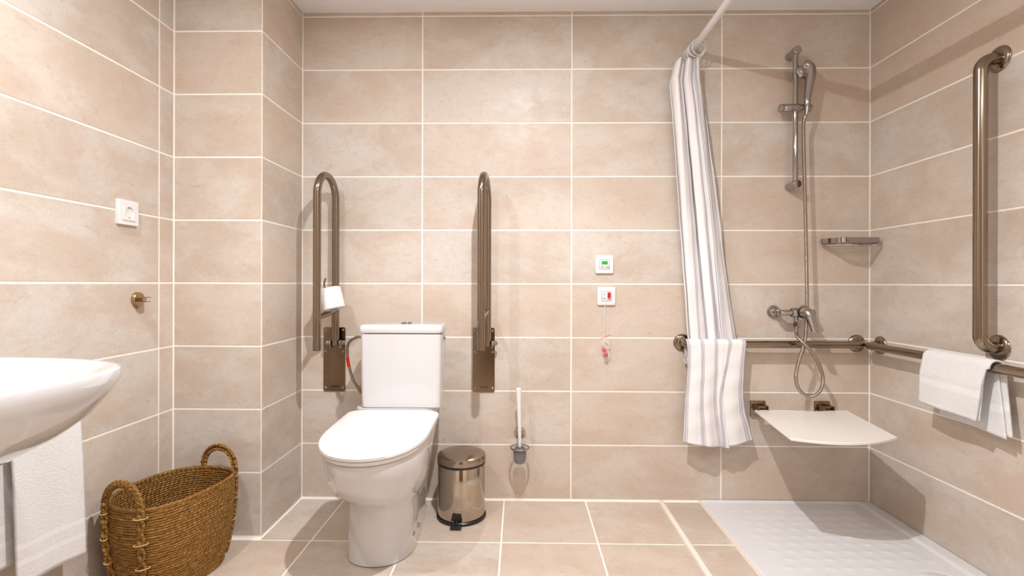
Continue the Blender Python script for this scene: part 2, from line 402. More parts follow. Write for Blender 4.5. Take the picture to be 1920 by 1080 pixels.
# ------------------------------------------------------------------ shower tray
TXE, TYE = XR - 0.002, -1.6
def tray_h(x, y):
    ex = min(x - TX0, TXE - x); ey = min(-0.003 - y, y - TYE); e_l = x - TX0
    def st(v, a, b): v = min(max((v - a) / (b - a), 0), 1); return v * v * (3 - 2 * v)
    h = 0.010 - 0.008 * st(TXE - x, 0.045, 0.062) * st(-y, 0.0, 0.02) - 0.006 * (1 - st(e_l, 0.0, 0.01))
    if 0.93 < x < 1.525 and -1.4 < y < -0.075:
        j = round((y + 0.09) / -0.056); yy = -0.09 - 0.056 * j
        off = 0.036 if j % 2 else 0.0
        i = round((x - 0.955 - off) / 0.072); xx = 0.955 + off + 0.072 * i
        if 0.94 < xx < 1.515 and math.hypot(xx - 1.43, yy + 0.62) > 0.10:
            dd = ((x - xx) / 0.022) ** 2 + ((y - yy) / 0.014) ** 2
            h += 0.0028 * math.exp(-dd * 1.6)
    r = math.hypot(x - 1.43, y + 0.62)
    h -= 0.004 * (1 - st(r, 0.068, 0.082))
    return h
nx, ny = 156, 320
P = [[(TX0 + (TXE - TX0) * i / nx, -0.003 + (TYE + 0.003) * j / ny) for i in range(nx + 1)] for j in range(ny + 1)]
P = [[(x, y, tray_h(x, y)) for x, y in r] for r in P]
mb = MB().grid(P)
mb.box(((TX0 + TXE) / 2, (TYE - 0.003) / 2, 0.0), (TXE - TX0, -TYE - 0.003, 0.002))
tray = obj('shower_tray', mb, TRAYM, angle=60, fix=False); tag(tray, 'flat white shower tray with raised anti-slip bumps, set into the tiled floor', 'shower tray')
obj('drain_cover', MB().lathe([(0.0, 0.004), (0.062, 0.0035), (0.067, 0.0), (0.067, -0.001), (0.0, -0.001)], (1.43, -0.62, 0.0015), 56), PLASTICW, tray)
mb = MB()
for k, (dy, l, ww) in enumerate([(0, .006, .0016), (-.008, .005, .002), (-.0155, .006, .0026), (-.0245, .007, .0032), (-.033, .005, .0036)]):
    mb.box((1.583, -0.596 + dy, 0.0103), (ww * 1.5, l, 0.0008))
obj('maker_mark', mb, INK, tray, 'small black printed mark on the tray rim')

# ------------------------------------------------------------------ toilet
TXC = -0.512
def dring(z, yb, yf, hw, ys, cx=TXC, n=2.3, hb=None, rb=0.03, N_=64, tilt=0):
    """D-shaped plan: flat back at yb with rounded corners, sides to ys, then a super-elliptic nose to yf"""
    hb = hb or hw; pts = []
    A = 30
    for k in range(A + 1):
        a = PI * k / A; c, s_ = math.cos(a), math.sin(a)
        pts.append((cx + hw * math.copysign(abs(c) ** (2 / n), c), ys - (ys - yf) * abs(s_) ** (2 / n), z))
    # left side up to the back, then back, then right side
    side = 8
    L1 = [(cx - hw + (hw - hb) * t, ys + (yb - rb - ys) * t, z) for t in [(k + 1) / side for k in range(side)]]
    cr = [(cx - hb + rb - rb * math.cos(PI / 2 * k / 5), yb - rb + rb * math.sin(PI / 2 * k / 5), z) for k in range(1, 6)]
    cr2 = [(2 * cx - x, y, z_) for x, y, z_ in reversed(cr)]
    mid = [(cx, yb, z)]
    L2 = [(2 * cx - x, y, z_) for x, y, z_ in reversed(L1)]
    pts = pts + L1 + cr + mid + cr2 + L2
    k = 1 if tilt else min(max((z - 0.40) / 0.03, 0), 1)     # seat and rim rise slightly towards the cistern
    return [(x, y, q + k * 0.018 * min(max((y + 0.786) / 0.49, 0), 1)) for x, y, q in pts]
wc = thing('toilet', 'white close-coupled toilet with its lid down, between the two folded grab rails', 'toilet', (TXC, -0.4, 0.0))
secs = [  # z, yf, hw, ys, n
    (0.000, -0.560, 0.126, -0.41, 2.2), (0.004, -0.566, 0.129, -0.41, 2.2), (0.10, -0.563, 0.127, -0.41, 2.2), (0.17, -0.562, 0.127, -0.41, 2.2),
    (0.205, -0.568, 0.129, -0.41, 2.2), (0.225, -0.586, 0.138, -0.41, 2.15), (0.245, -0.622, 0.150, -0.42, 2.1),
    (0.27, -0.666, 0.161, -0.43, 2.1), (0.30, -0.705, 0.169, -0.45, 2.1), (0.34, -0.738, 0.175, -0.47, 2.1), (0.38, -0.758, 0.178, -0.50, 2.1),
    (0.415, -0.768, 0.178, -0.52, 2.1), (0.428, -0.768, 0.176, -0.52, 2.1), (0.432, -0.762, 0.170, -0.52, 2.1)]
rings = [dring(z, -0.142, yf, hw, ys, n=n_, cx=TXC - 0.012 * max(0, 1 - z / 0.25), hb=min(hw, 0.116 + 0.036 * min(max((z - 0.2) / 0.2, 0), 1))) for z, yf, hw, ys, n_ in secs]
obj('bowl', MB().loft(rings), CERAMIC, wc, angle=50)
# shelf under the cistern
sh = []
for z, hw, yf in ((0.33, 0.12, -0.20), (0.40, 0.135, -0.25), (0.445, 0.158, -0.275), (0.47, 0.168, -0.282), (0.476, 0.165, -0.280)):
    sh.append(dring(z, -0.142, yf, hw, yf + 0.04, n=4))
obj('cistern_shelf', MB().loft(sh), CERAMIC, wc, angle=50)
obj('seat', MB().loft([dring(z, -0.305, yf, hw, -0.53, n=2.1, tilt=1) for z, yf, hw in ((0.4335, -0.770, 0.178), (0.437, -0.776, 0.182), (0.447, -0.778, 0.183), (0.4495, -0.774, 0.180))]), PLASTICW, wc, angle=50)
lid = obj('seat_lid', MB().loft([dring(z, -0.292, yf, hw, -0.53, n=2.1, tilt=1) for z, yf, hw in
      ((0.4505, -0.776, 0.181), (0.453, -0.784, 0.186), (0.463, -0.786, 0.187), (0.468, -0.781, 0.184), (0.4705, -0.770, 0.175), (0.4718, -0.74, 0.155), (0.472, -0.62, 0.08))]), PLASTICW, wc, angle=50)
TKX = -0.491
def rrect(cx, cy, hx, hy, r, z, k=6):
    out = []
    for sx, sy, a0 in ((1, 1, 0), (-1, 1, 1), (-1, -1, 2), (1, -1, 3)):
        for i in range(k + 1):
            a = (a0 + i / k) * PI / 2
            out.append((cx + sx * (hx - r) + r * math.cos(a), cy + sy * (hy - r) + r * math.sin(a), z))
    return out
obj('cistern', MB().loft([rrect(TKX, -0.211, hx, hy, 0.018, z) for z, hx, hy in
     ((0.4935, 0.158, 0.063), (0.498, 0.163, 0.068), (0.55, 0.1645, 0.070), (0.80, 0.1675, 0.073))]), CERAMIC, wc)
obj('cistern_lid', MB().loft([rrect(TKX, -0.211, hx, hy, 0.02, z) for z, hx, hy in
     ((0.8025, 0.166, 0.0715), (0.8045, 0.171, 0.0765), (0.812, 0.1735, 0.079), (0.828, 0.1725, 0.078), (0.835, 0.169, 0.0745), (0.838, 0.160, 0.066))]), CERAMIC, wc)
fbn = obj('flush_button', MB().lathe([(0.0, 0.006), (0.019, 0.006), (0.022, 0.004), (0.024, 0.0), (0.0, 0.0)], (TKX + 0.01, -0.211, 0.838)), CHROME, wc)
obj('button_half', MB().lathe([(0.0, 0.0025), (0.008, 0.002), (0.009, 0.0), (0.0, 0.0)], (TKX + 0.016, -0.211, 0.844)), CHROME, fbn)
mb = MB().tube([(TKX + 0.167, -0.20, 0.775), (TKX + 0.1705, -0.20, 0.775)], 0.011, 20); mb.tube([(TKX + 0.17, -0.20, 0.775), (TKX + 0.174, -0.20, 0.775)], 0.005, 12)
obj('side_plug', mb, CHROME, wc)
for y, z in ((-0.385, 0.066), (-0.455, 0.068)):
    b = MB().ball((-0.394 if y > -0.42 else -0.399, y, z), 0.0095, 16, sx=0.7); obj('fixing_cap', b, CHROME, wc)
hp = smooth_path([(-0.655, -0.20, 0.772), (-0.70, -0.185, 0.776), (-0.748, -0.16, 0.745), (-0.762, -0.13, 0.68), (-0.758, -0.11, 0.62), (-0.742, -0.10, 0.565), (-0.725, -0.09, 0.535)], 10)
hose = obj('supply_hose', MB().tube(hp, 0.0062, 12), HOSEM, wc, 'braided metal water supply hose')
obj('hose_sleeve', MB().tube(hp[30:38], 0.0072, 12), RED, hose, 'red sleeve around the hose')
mb = MB().tube([(-0.730, -0.093, 0.545), (-0.716, -0.085, 0.515)], 0.0085, 6); mb.tube([(-0.716, -0.085, 0.517), (-0.714, -0.0, 0.512)], 0.008, 12)
obj('hose_nut', mb, mat('brass', (0.6, 0.4, 0.15), 0.25, 1.0), hose, 'brass nut')

# ------------------------------------------------------------------ fold-up grab rails beside the toilet
def fold_rail(cx, label, roll=False):
    t = thing('folding_grab_rail', label, 'grab rail', (cx, 0.0, 0.50), 'folding grab rails beside the toilet')
    zb, zt = 0.503, 0.802
    pl = obj('mounting_plate', MB().loft([[(x, y, z) for x, z in [(q[0], q[1]) for q in rrect(cx, (zb + zt) / 2, 0.051, (zt - zb) / 2, 0.008, 0)]] for y in (-0.0005, -0.0045)]), PLATE, t)
    for sx in (-1, 1):
        for z in (zt - 0.012, zt - 0.112, zb + 0.016):
            s_ = obj('screw', MB().lathe([(0.0, 0.002), (0.003, 0.003), (0.006, 0.001), (0.0062, 0.0), (0, 0)], (cx + sx * 0.041, -0.0045, z), 14, axis=(0, -1, 0)), CHROME, pl)
    text_mesh('lettering', 'NOFER', 0.0125, INK, pl, (cx + 0.003, -0.0049, zb + 0.022), Matrix.Rotation(PI / 2, 3, 'X'), sx=1.05)
    yr, yf, r = -0.045, -0.213, 0.0165
    xr = cx + 0.02; xf = cx + 0.003
    path = [(xr, yr, 0.722), (xr, yr, 1.40)]
    for k in range(1, 20):
        a = PI * k / 20; c = (yr + yf) / 2; h = (yr - yf) / 2
        path.append((xr + (xf - xr) * k / 20, c + h * math.cos(a), 1.40 + h * math.sin(a) * 1.0))
    path += [(xf, yf, 1.40), (xf, yf, 0.724)]
    obj('tube_frame', MB().tube(path, r, 24, up=(1, 0, 0.02)), STEEL, t)
    obj('end_cap', MB().cyl((xf, yf, 0.7215), (xf, yf, 0.726), 0.0160, seg=24), BLACK, t)
    obj('cross_tube', MB().tube([(xr, yr - 0.008, 0.885), ((xr + xf) / 2, -0.12, 0.872), (xf, yf + 0.008, 0.862)], 0.0115, 18), STEEL, t)
    for sx in (-1, 1): obj('pivot_bracket', MB().box((xr + sx * 0.0205, -0.03, 0.727), (0.006, 0.050, 0.034), 0.002), STEEL, t)
    for sx in (-1, 1):
        mb = MB().cyl((xr + sx * 0.0175, -0.045, 0.735), (xr + sx * 0.029, -0.045, 0.735), 0.013, seg=20, bev=0.002)
        mb.ball((xr + sx * 0.036, -0.045, 0.735), 0.0115, 16); obj('pivot_bolt', mb, CHROME, t)
    if roll:
        mb = MB().tube(smooth_path([(xr - 0.004, -0.095, 0.885), (xr + 0.006, -0.12, 0.93), (xr - 0.012, -0.145, 0.995), (xr - 0.006, -0.145, 1.03)], 8), 0.0042, 10)
        obj('paper_holder_pin', mb, STEEL, t)
    return t
fold_rail(-0.868, 'steel fold-up grab rail left of the toilet, carrying the paper roll', True)
fold_rail(-0.168, 'steel fold-up grab rail right of the toilet, above the pedal bin')
# toilet roll, tilted on its pin
ax = Vector((-0.28, 0.10, 1.0)).normalized(); c0 = Vector((-0.822, -0.135, 0.892))
q = Vector((0, 0, 1)).rotation_difference(ax)
prof = [(0.019, 0.0), (0.046, 0.0), (0.0495, 0.003), (0.0505, 0.05), (0.0495, 0.092), (0.046, 0.095), (0.019, 0.095), (0.019, 0.0)]
mb = MB().loft([[c0 + q @ Vector((r * math.cos(2 * PI * k / 44), r * math.sin(2 * PI * k / 44), z)) for k in range(44)] for r, z in prof], False, False)
tr = obj('toilet_roll', mb, PAPER); tag(tr, 'white toilet paper roll tilted on the left fold-up grab rail', 'toilet paper')
obj('cardboard_core', MB().tube([c0 + q @ Vector((0, 0, 0.001)), c0 + q @ Vector((0, 0, 0.0945))], 0.0186, 28, caps=False), mat('cardboard', (0.35, 0.27, 0.2), 0.9), tr)

# ------------------------------------------------------------------ pedal bin
bx, by = -0.252, -0.158
pb = thing('pedal_bin', 'round polished steel pedal bin with closed lid beside the toilet', 'bin', (bx, by, 0))
obj('base_ring', MB().lathe([(0.0, 0.0), (0.104, 0.0), (0.107, 0.004), (0.107, 0.010), (0.103, 0.014), (0.0, 0.014)], (bx, by, 0.0), 64), BLACK, pb)
obj('body', MB().lathe([(0.100, 0.0145), (0.1015, 0.02), (0.1015, 0.228), (0.0995, 0.232), (0.0, 0.232)], (bx, by, 0), 72), mat('mirror_steel', (0.50, 0.43, 0.36), 0.09, 1.0), pb)
obj('rim', MB().lathe([(0.103, 0.2325), (0.1045, 0.236), (0.103, 0.241), (0.0, 0.241)], (bx, by, 0), 64), BLACK, pb)
obj('lid', MB().lathe([(0.101, 0.2415), (0.1045, 0.2425), (0.1055, 0.248), (0.105, 0.262), (0.102, 0.2695), (0.092, 0.2735), (0.05, 0.277), (0.0, 0.278)], (bx, by, 0), 72), mat('brushed_lid_steel', (0.38, 0.31, 0.26), 0.18, 1.0), pb)
mb = MB()
q0 = [(-0.018, 0.052), (0.018, 0.052), (0.024, 0.024), (-0.024, 0.024)]
mb.loft([[(bx - 0.008 + a, by - y, z) for a, z in q0] for y in (0.1005, 0.104)]); obj('pedal_cover', mb, BLACK, pb)
mb = MB().tube([(bx - 0.008, by - 0.10, 0.020), (bx - 0.008, by - 0.122, 0.014)], 0.006, 10)
mb.box((bx - 0.008, by - 0.125, 0.0115), (0.046, 0.030, 0.010), 0.003); obj('pedal', mb, BLACK, pb)

# ------------------------------------------------------------------ toilet brush in its wall holder
hx, hy = 0.001, -0.088
bh = thing('brush_holder', 'frosted glass toilet brush holder in a chrome wall ring, right of the bin', 'brush holder', (hx, 0, 0.19))
obj('wall_mount', MB().lathe([(0.0, 0.03), (0.012, 0.03), (0.014, 0.01), (0.024, 0.008), (0.026, 0.0), (0.0, 0.0)], (hx, -0.0002, 0.315), 28, axis=(0, -1, 0)), CHROME, bh)
mb = MB().torus((hx, hy, 0.274), 0.0412, 0.0042, seg2=10); mb.tube([(hx, -0.025, 0.313), (hx, -0.044, 0.278)], 0.006, 10); obj('ring', mb, CHROME, bh)
prof = [(0.0, 0.190), (0.026, 0.190), (0.033, 0.196), (0.0365, 0.22), (0.038, 0.27), (0.040, 0.284), (0.052, 0.297), (0.0525, 0.2995), (0.049, 0.300),
        (0.037, 0.287), (0.0345, 0.27), (0.033, 0.22), (0.029, 0.200), (0.0, 0.197)]
obj('glass_cup', MB().lathe(prof, (hx, hy, 0), 48), FROST, bh)
tb = thing('toilet_brush', 'toilet brush with white handle standing in the frosted wall holder', 'toilet brush', (hx, hy, 0.2))
obj('handle', MB().tube([(hx, hy, 0.275), (hx, hy, 0.30), (hx - 0.004, hy, 0.46), (hx - 0.006, hy, 0.53), (hx - 0.006, hy, 0.538), (hx - 0.006, hy, 0.541)], [0.0065, 0.0068, 0.010, 0.0125, 0.0122, 0.009], 22), PLASTICW, tb)
mb = MB().lathe([(0.0, 0.203), (0.022, 0.206), (0.028, 0.225), (0.0285, 0.262), (0.020, 0.275), (0.0, 0.278)], (hx, hy, 0), 36)
obj('bristles', mb, mat('dark_bristle', (0.03, 0.025, 0.022), 0.9, bump=(150, 1.0, 0.006)), tb)

# ------------------------------------------------------------------ wall panels and socket
def bevel_frame(T, hs, inner, d):
    """square switch frame with sloping rim; T maps (a, depth, z) to world"""
    R = [(hs, 0.0, 0.006), (hs, d * 0.45, 0.006), (hs * 0.94, d * 0.8, 0.005), (inner * 1.25, d, 0.003), (inner, d, 0.0015), (inner, d * 0.85, 0.0015)]
    rings = []
    for h, dd, r in R: rings.append([T(x, dd, z) for x, z, _ in rrect(0, 0, h, h, r, 0, 4)])
    return MB().loft(rings, True, True)
def wheelchair(mb, T, x, z, s, d):
    mb.tube([T(x + s * 0.5 * math.cos(a), d, z - s * 0.25 + s * 0.5 * math.sin(a)) for a in [math.radians(g) for g in range(100, 400, 25)]], s * 0.09, 6)
    mb.tube([T(x - s * 0.1, d, z + s * 0.75), T(x, d, z), T(x + s * 0.5, d, z), T(x + s * 0.75, d, z - s * 0.6)], s * 0.11, 6)
    mb.tube([T(x - s * 0.05, d, z + s * 0.35), T(x + s * 0.35, d, z + s * 0.35)], s * 0.09, 6)
    mb.ball(T(x - s * 0.12, d, z + s * 1.0), s * 0.18, 8)
def panel(cx, cz, name, label):
    T = lambda a, d_, z: (cx + a, -d_, cz + z)
    t = thing(name, label, 'wall switch', (cx, 0, cz - 0.043))
    obj('frame', bevel_frame(T, 0.0425, 0.0235, 0.013), PLASTICW, t)
    obj('insert_border', MB().box(T(0, 0.0115, 0), (0.0475, 0.003, 0.0475), 0.0008), GREYP, t)
    obj('insert', MB().box(T(0, 0.0125, 0), (0.0435, 0.004, 0.0435), 0.0008), mat('panel_white', (0.78, 0.72, 0.74), 0.35), t)
    return t, T
t, T = panel(0.391, 1.098, 'call_reset_panel', 'white wall panel with a green display, above the pull-cord alarm')
gd = obj('green_display', MB().box(T(0.0, 0.0150, 0.0085), (0.028, 0.002, 0.0155), 0.0006), GREEN, t, 'bright green display window')
mb = MB(); mb.box(T(0, 0.0161, 0.0085), (0.011, 0.0006, 0.0012)); mb.box(T(0.001, 0.0161, 0.0065), (0.008, 0.0006, 0.001)); obj('display_text', mb, mat('dark_green', (0.0, 0.16, 0.01), 0.5), gd)
mb = MB(); wheelchair(mb, T, -0.010, -0.012, 0.0052, 0.0148)
mb.tube([T(0.004, 0.0148, -0.0135), T(0.016, 0.0148, -0.0135)], 0.0008, 6); mb.ball(T(0.0165, 0.0145, -0.0132), 0.0024, 10)
obj('printed_symbols', mb, INK, t, 'wheelchair user and key symbols in black')
t, T = panel(0.401, 0.951, 'alarm_pull_panel', 'white wall panel with a red button and a pull cord, under the green one')
rb_ = obj('red_button', MB().box(T(0.011, 0.0150, 0.005), (0.015, 0.003, 0.027), 0.0012), RED, t, 'red alarm button')
obj('button_mark', MB().ball(T(0.012, 0.0166, 0.006), 0.0028, 10, sy=0.3), INK, rb_)
mb = MB(); wheelchair(mb, T, -0.011, 0.010, 0.0050, 0.0148)
mb.tube([T(-0.011 + 0.004 * math.cos(math.radians(g)), 0.0148, -0.0125 + 0.004 * math.sin(math.radians(g))) for g in range(0, 190, 30)], 0.0011, 6)
mb.box(T(0.010, 0.0148, -0.014), (0.011, 0.0006, 0.0028)); mb.ball(T(0.016, 0.0145, -0.013), 0.0022, 10)
obj('printed_symbols', mb, INK, t, 'wheelchair user, hand and key symbols in black')
cp = (0.401 - 0.0105, -0.0165, 0.936)
mb = MB().tube(smooth_path([(cp[0], -0.013, cp[2] + 0.001), (cp[0], -0.019, cp[2] - 0.002), (cp[0] + 0.0005, -0.021, 0.90), (cp[0] + 0.001, -0.022, 0.82), (cp[0] + 0.001, -0.022, 0.765)], 6), 0.0012, 8)
obj('pull_cord', mb, CORDM, t)
for x, z in ((cp[0] - 0.002, 0.704), (cp[0] + 0.005, 0.682)): obj('cord_bead', MB().ball((x, -0.025, z), 0.0105, 24), RED, t, 'glossy red ball')
mb = MB()
for k in range(4):
    a0 = k * 1.7
    mb.tube(smooth_path([(cp[0] + 0.001 + 0.010 * math.sin(a0 + j * 1.3) + (0.012 if k > 1 else 0), -0.022 - 0.005 * math.cos(a0 + j), 0.765 - 0.0095 * j - 0.004 * k) for j in range(8)], 5), 0.0011, 6)
obj('coiled_cord', mb, CORDM, t)
Pg = []
for i in range(11):
    v = i / 10; row = []
    for j in range(13):
        u = j / 12
        x = cp[0] - 0.022 + 0.046 * u + 0.006 * v * (1 - 2 * u) + (0.007 * (1 - v)) * 0
        z = 0.755 + 0.020 * u * (1 - v) - 0.090 * v - 0.015 * v * math.sin(u * PI)
        row.append((x, -0.037 - 0.004 * math.sin(u * 9 + v * 5), z))
    Pg.append(row)
bagb = obj('clear_bag', MB().grid(Pg), BAG, t, 'clear plastic bag around the beads'); solid(bagb, 0.0008)
obj('bag_seal', MB().tube([(cp[0] - 0.024, -0.0372, 0.756), (cp[0] + 0.024, -0.040, 0.776)], 0.0010, 6), RED, bagb, 'thin red seal line')
# socket on the left wall
sy, sz = -0.603, 1.252
T = lambda a, d_, z: (XL + d_, sy - a, sz + z)
t = thing('power_socket', 'white square power socket high on the left wall above the round hook', 'socket', (XL, sy, sz - 0.043))
fr = obj('frame', MB().loft([[T(x, dd, z) for x, z, _ in rrect(0, 0, h, h, r, 0, 4)] for h, dd, r in ((0.043, 0, 0.003), (0.043, 0.011, 0.003), (0.0415, 0.0125, 0.002), (0.0285, 0.0125, 0.001), (0.028, 0.011, 0.001))]), PLASTICW, t)
ins = MB().loft([[T(x, dd, z) for x, z, _ in rrect(0, 0, h, h, r, 0, 4)] for h, dd, r in ((0.0275, 0.0112, 0.001), (0.0275, 0.0145, 0.001), (0.0265, 0.0150, 0.001))], True, False)
# square face with a round well
sq = [T(x, 0.0150, z) for x, z in [(0.0265 * math.copysign(min(abs(math.cos(a)) * 1.42, 1), math.cos(a)), 0.0265 * math.copysign(min(abs(math.sin(a)) * 1.42, 1), math.sin(a))) for a in [2 * PI * k / 48 for k in range(48)]]]
circ = lambda r, dd: [T(r * math.cos(2 * PI * k / 48), dd, r * math.sin(2 * PI * k / 48)) for k in range(48)]
ins.loft([sq, circ(0.0200, 0.0150), circ(0.0190, 0.0142), circ(0.0185, 0.0075)], False, True)
ins_o = obj('socket_insert', ins, PLASTICW, t)
for s_ in (-1, 1): obj('pin_hole', MB().tube([T(s_ * 0.0095, 0.0074, 0.0), T(s_ * 0.0095, 0.0079, 0.0)], 0.0028, 14), INK, ins_o)
for s_ in (-1, 1): obj('earth_clip', MB().box(T(0, 0.0115, s_ * 0.0172), (0.007, 0.006, 0.002)), CHROME, ins_o)
# round hook / tumbler clip on the left wall
ky, kz = -0.553, 0.948
hk = thing('wall_hook', 'round brass-coloured metal hook plate with two fins on the left wall under the socket', 'hook', (XL, ky, kz - 0.032))
obj('wall_disc', MB().lathe([(0.0, 0.012), (0.024, 0.012), (0.0265, 0.009), (0.027, 0.0), (0.0, 0.0)], (XL + 0.0002, ky, kz), 40, axis=(1, 0, 0)), SATIN, hk)
obj('hub', MB().cyl((XL + 0.012, ky, kz), (XL + 0.03, ky, kz), 0.009, seg=24), CHROME, hk)
for dz in (-0.0075, 0.0075):
    Lp = [(XL + 0.010 + a, ky + b, kz + dz) for a, b in ((0.0, -0.020), (0.024, -0.019), (0.034, -0.012), (0.034, 0.012), (0.024, 0.019), (0.0, 0.020))]
    obj('fin', MB().loft([[(x, y, z - 0.0014) for x, y, z in Lp], [(x, y, z + 0.0014) for x, y, z in Lp]]), SATIN, hk)
obj('set_screw', MB().cyl((XL + 0.005, ky, kz - 0.024), (XL + 0.005, ky, kz - 0.033), 0.004, seg=14), SATIN, hk)

# ------------------------------------------------------------------ wash basin
BYC = -1.475; ZR = 0.832
def bring(z, k, proud, hy, xin=XL + 0.003, n=3.1, N_=72, yc=BYC):
    """plan ring of the basin: straight along the wall at xin, bulging to 'proud' from the wall"""
    pts = []
    for i in range(N_ + 1):
        a = -PI / 2 + PI * i / N_; c, s_ = math.cos(a), math.sin(a)
        pts.append((xin + proud * abs(c) ** (2 / n), yc + hy * math.copysign(abs(s_) ** (2 / n), s_), z))
    return pts
hyB = 0.325
outer = [(ZR - 0.205, 0.20, 0.11), (ZR - 0.203, 0.25, 0.14), (ZR - 0.19, 0.33, 0.19), (ZR - 0.165, 0.41, 0.235), (ZR - 0.13, 0.475, 0.272), (ZR - 0.09, 0.525, 0.300),
         (ZR - 0.05, 0.556, 0.320), (ZR - 0.022, 0.571, 0.331), (ZR - 0.008, 0.574, hyB), (ZR - 0.002, 0.573, hyB - 0.001), (ZR, 0.567, hyB - 0.006)]
inner = [(ZR - 0.001, 0.545, hyB - 0.030), (ZR - 0.006, 0.535, hyB - 0.040), (ZR - 0.03, 0.515, hyB - 0.055), (ZR - 0.08, 0.48, hyB - 0.085), (ZR - 0.12, 0.40, hyB - 0.14), (ZR - 0.135, 0.28, hyB - 0.24)]
rings = [bring(z, 0, pr, hy) for z, pr, hy in outer]
for i, (z, pr, hy) in enumerate(inner):
    xi = XL + 0.11 + (0.0, 0.006, 0.014, 0.03, 0.06, 0.11)[i]
    rings.append(bring(z, 0, pr - (xi - XL), hy, xin=xi))
ba = thing('wash_basin', 'white ceramic wash basin on the left wall, its rounded corner in view', 'basin', (XL, BYC, ZR - 0.2))
obj('bowl', MB().loft(rings, True, True), CERAMIC, ba, angle=60)
obj('drain', MB().lathe([(0.0, 0.003), (0.018, 0.003), (0.022, 0.0), (0.0, 0.0)], (XL + 0.28, BYC, ZR - 0.1345), 30), CHROME, ba)
mb = MB().cyl((XL + 0.06, BYC, ZR - 0.001), (XL + 0.06, BYC, ZR + 0.10), 0.022, 0.020, bev=0.003)
mb.tube(smooth_path([(XL + 0.06, BYC, ZR + 0.07), (XL + 0.12, BYC, ZR + 0.085), (XL + 0.18, BYC, ZR + 0.07)], 6), 0.012, 16)
mb.box((XL + 0.09, BYC, ZR + 0.11), (0.09, 0.022, 0.012), 0.004)
tp = obj('basin_tap', mb, CHROME); tag(tp, 'chrome mixer tap standing on the back of the white wash basin', 'tap')
obj('waste_pipe', MB().tube(fillet([(XL + 0.25, BYC, ZR - 0.19), (XL + 0.25, BYC, ZR - 0.33), (XL - 0.001, BYC, ZR - 0.33)], 0.04), 0.017, 16), CHROME, ba)

# towel rail under the basin and its towel
RZ, RX = 0.628, XL + 0.072
tl = thing('towel_rail', 'steel towel rail on the left wall under the wash basin', 'towel rail', (XL, -1.1, RZ))
obj('bar', MB().tube(fillet([(XL + 0.001, -0.862, RZ), (RX, -0.862, RZ), (RX, -1.30, RZ), (XL + 0.001, -1.30, RZ)], 0.03), 0.009, 14), STEEL, tl)
def drape(y0, y1, xf, xb, r, xbar, zbar, zfront, zback, nu=40, nseg=30, wob=0.004, shift=None, slope=(0, 0)):
    """cloth over a bar running along y: front side at xf falling to zfront, back side at xb to zback"""
    P, UV = [], []
    sg = 1 if xf > xb else -1
    path = []
    lf = zbar - zfront; lb = zbar - zback
    for k in range(nseg): t_ = k / nseg; path.append(('f', t_))
    for k in range(13): path.append(('a', k / 12))
    for k in range(1, nseg + 1): path.append(('b', k / nseg))
    for kind, t_ in path:
        row, uvr = [], []
        for j in range(nu + 1):
            u = j / nu; y = y0 + (y1 - y0) * u
            if kind == 'f':
                dn = 1 - t_; z = zbar - (lf + slope[0] * u) * dn; x = xbar + sg * r + (xf - xbar - sg * r) * min(dn * 3, 1); d_ = dn; s_ = 1
                v = (lf) * t_
            elif kind == 'a':
                a = PI * t_; x = xbar + sg * r * math.cos(a); z = zbar + r * math.sin(a); d_ = 0; s_ = 0; v = lf + r * a
            else:
                z = zbar - (lb + slope[1] * u) * t_; x = xbar - sg * r + (xb - xbar + sg * r) * min(t_ * 3, 1); d_ = t_; s_ = -1; v = lb * (1 - t_)
            x += wob * d_ * math.sin(u * 7 + d_ * 2 + (2 if s_ < 0 else 0))
            yy = y + (shift(s_, d_, u) if shift else 0)
            row.append((x, yy, z)); uvr.append((y, v))
        P.append(row); UV.append(uvr)
    return P, UV
P, UV = drape(-0.876, -1.075, RX + 0.016, RX - 0.016, 0.013, RX, RZ, 0.205, 0.275, slope=(-0.022, 0.0), shift=lambda s, d, u: (0.012 * d if s > 0 else -0.02 * d - 0.02) * 1.0)
tw = obj('bath_towel', MB().grid(P, UV), TERRY, fix=False, angle=80); solid(tw, 0.007); tag(tw, 'white terry towel with woven bands hanging below the wash basin', 'towel')

# ------------------------------------------------------------------ basket
BCX, BCY, BH = -1.196, -0.606, 0.302
def bplan(a, sc, dz=0.0):
    n = 2.5; c, s_ = math.cos(a), math.sin(a); rot = math.radians(-14)
    x = 0.143 * sc * math.copysign(abs(c) ** (2 / n), c); y = 0.184 * sc * math.copysign(abs(s_) ** (2 / n), s_)
    return (BCX + x * math.cos(rot) - y * math.sin(rot), BCY + x * math.sin(rot) + y * math.cos(rot))
def bscale(t_): return 0.80 + 0.20 * math.sin(min(t_ * 1.25, 1) * PI / 2) ** 0.9
bk = thing('woven_basket', 'oval brown woven rope basket with two handles on the floor by the pillar', 'basket', (BCX, BCY, 0.0))
NC = 36; mb = MB(); rr = BH / NC / 2 * 1.08
for k in range(NC):
    t_ = k / (NC - 1); z = rr + (BH - 2 * rr) * t_; sc = bscale(t_) + random.uniform(-0.003, 0.003)
    a_ = random.uniform(0, 6.28)
    pts = [(*bplan(a_ + 2 * PI * i / 110, sc), z + 0.0036 * t_ * math.sin(2 * (a_ + 2 * PI * i / 110) + 1.2) + 0.0006 * math.sin(i * 0.9 + k * 2)) for i in range(110)]
    mb.tube(pts, rr * random.uniform(0.97, 1.06), 8, closed=True, up=(0, 0, 1))
wv = obj('coiled_wall', mb, ROPE, bk); wv['kind'] = 'stuff'
mb = MB()
for k in range(16):
    sc = 0.80 * (1 - k / 16.0) + 0.02
    mb.tube([(*bplan(2 * PI * i / 60, sc), rr) for i in range(60)], rr * 1.1, 6, closed=True, up=(0, 0, 1))
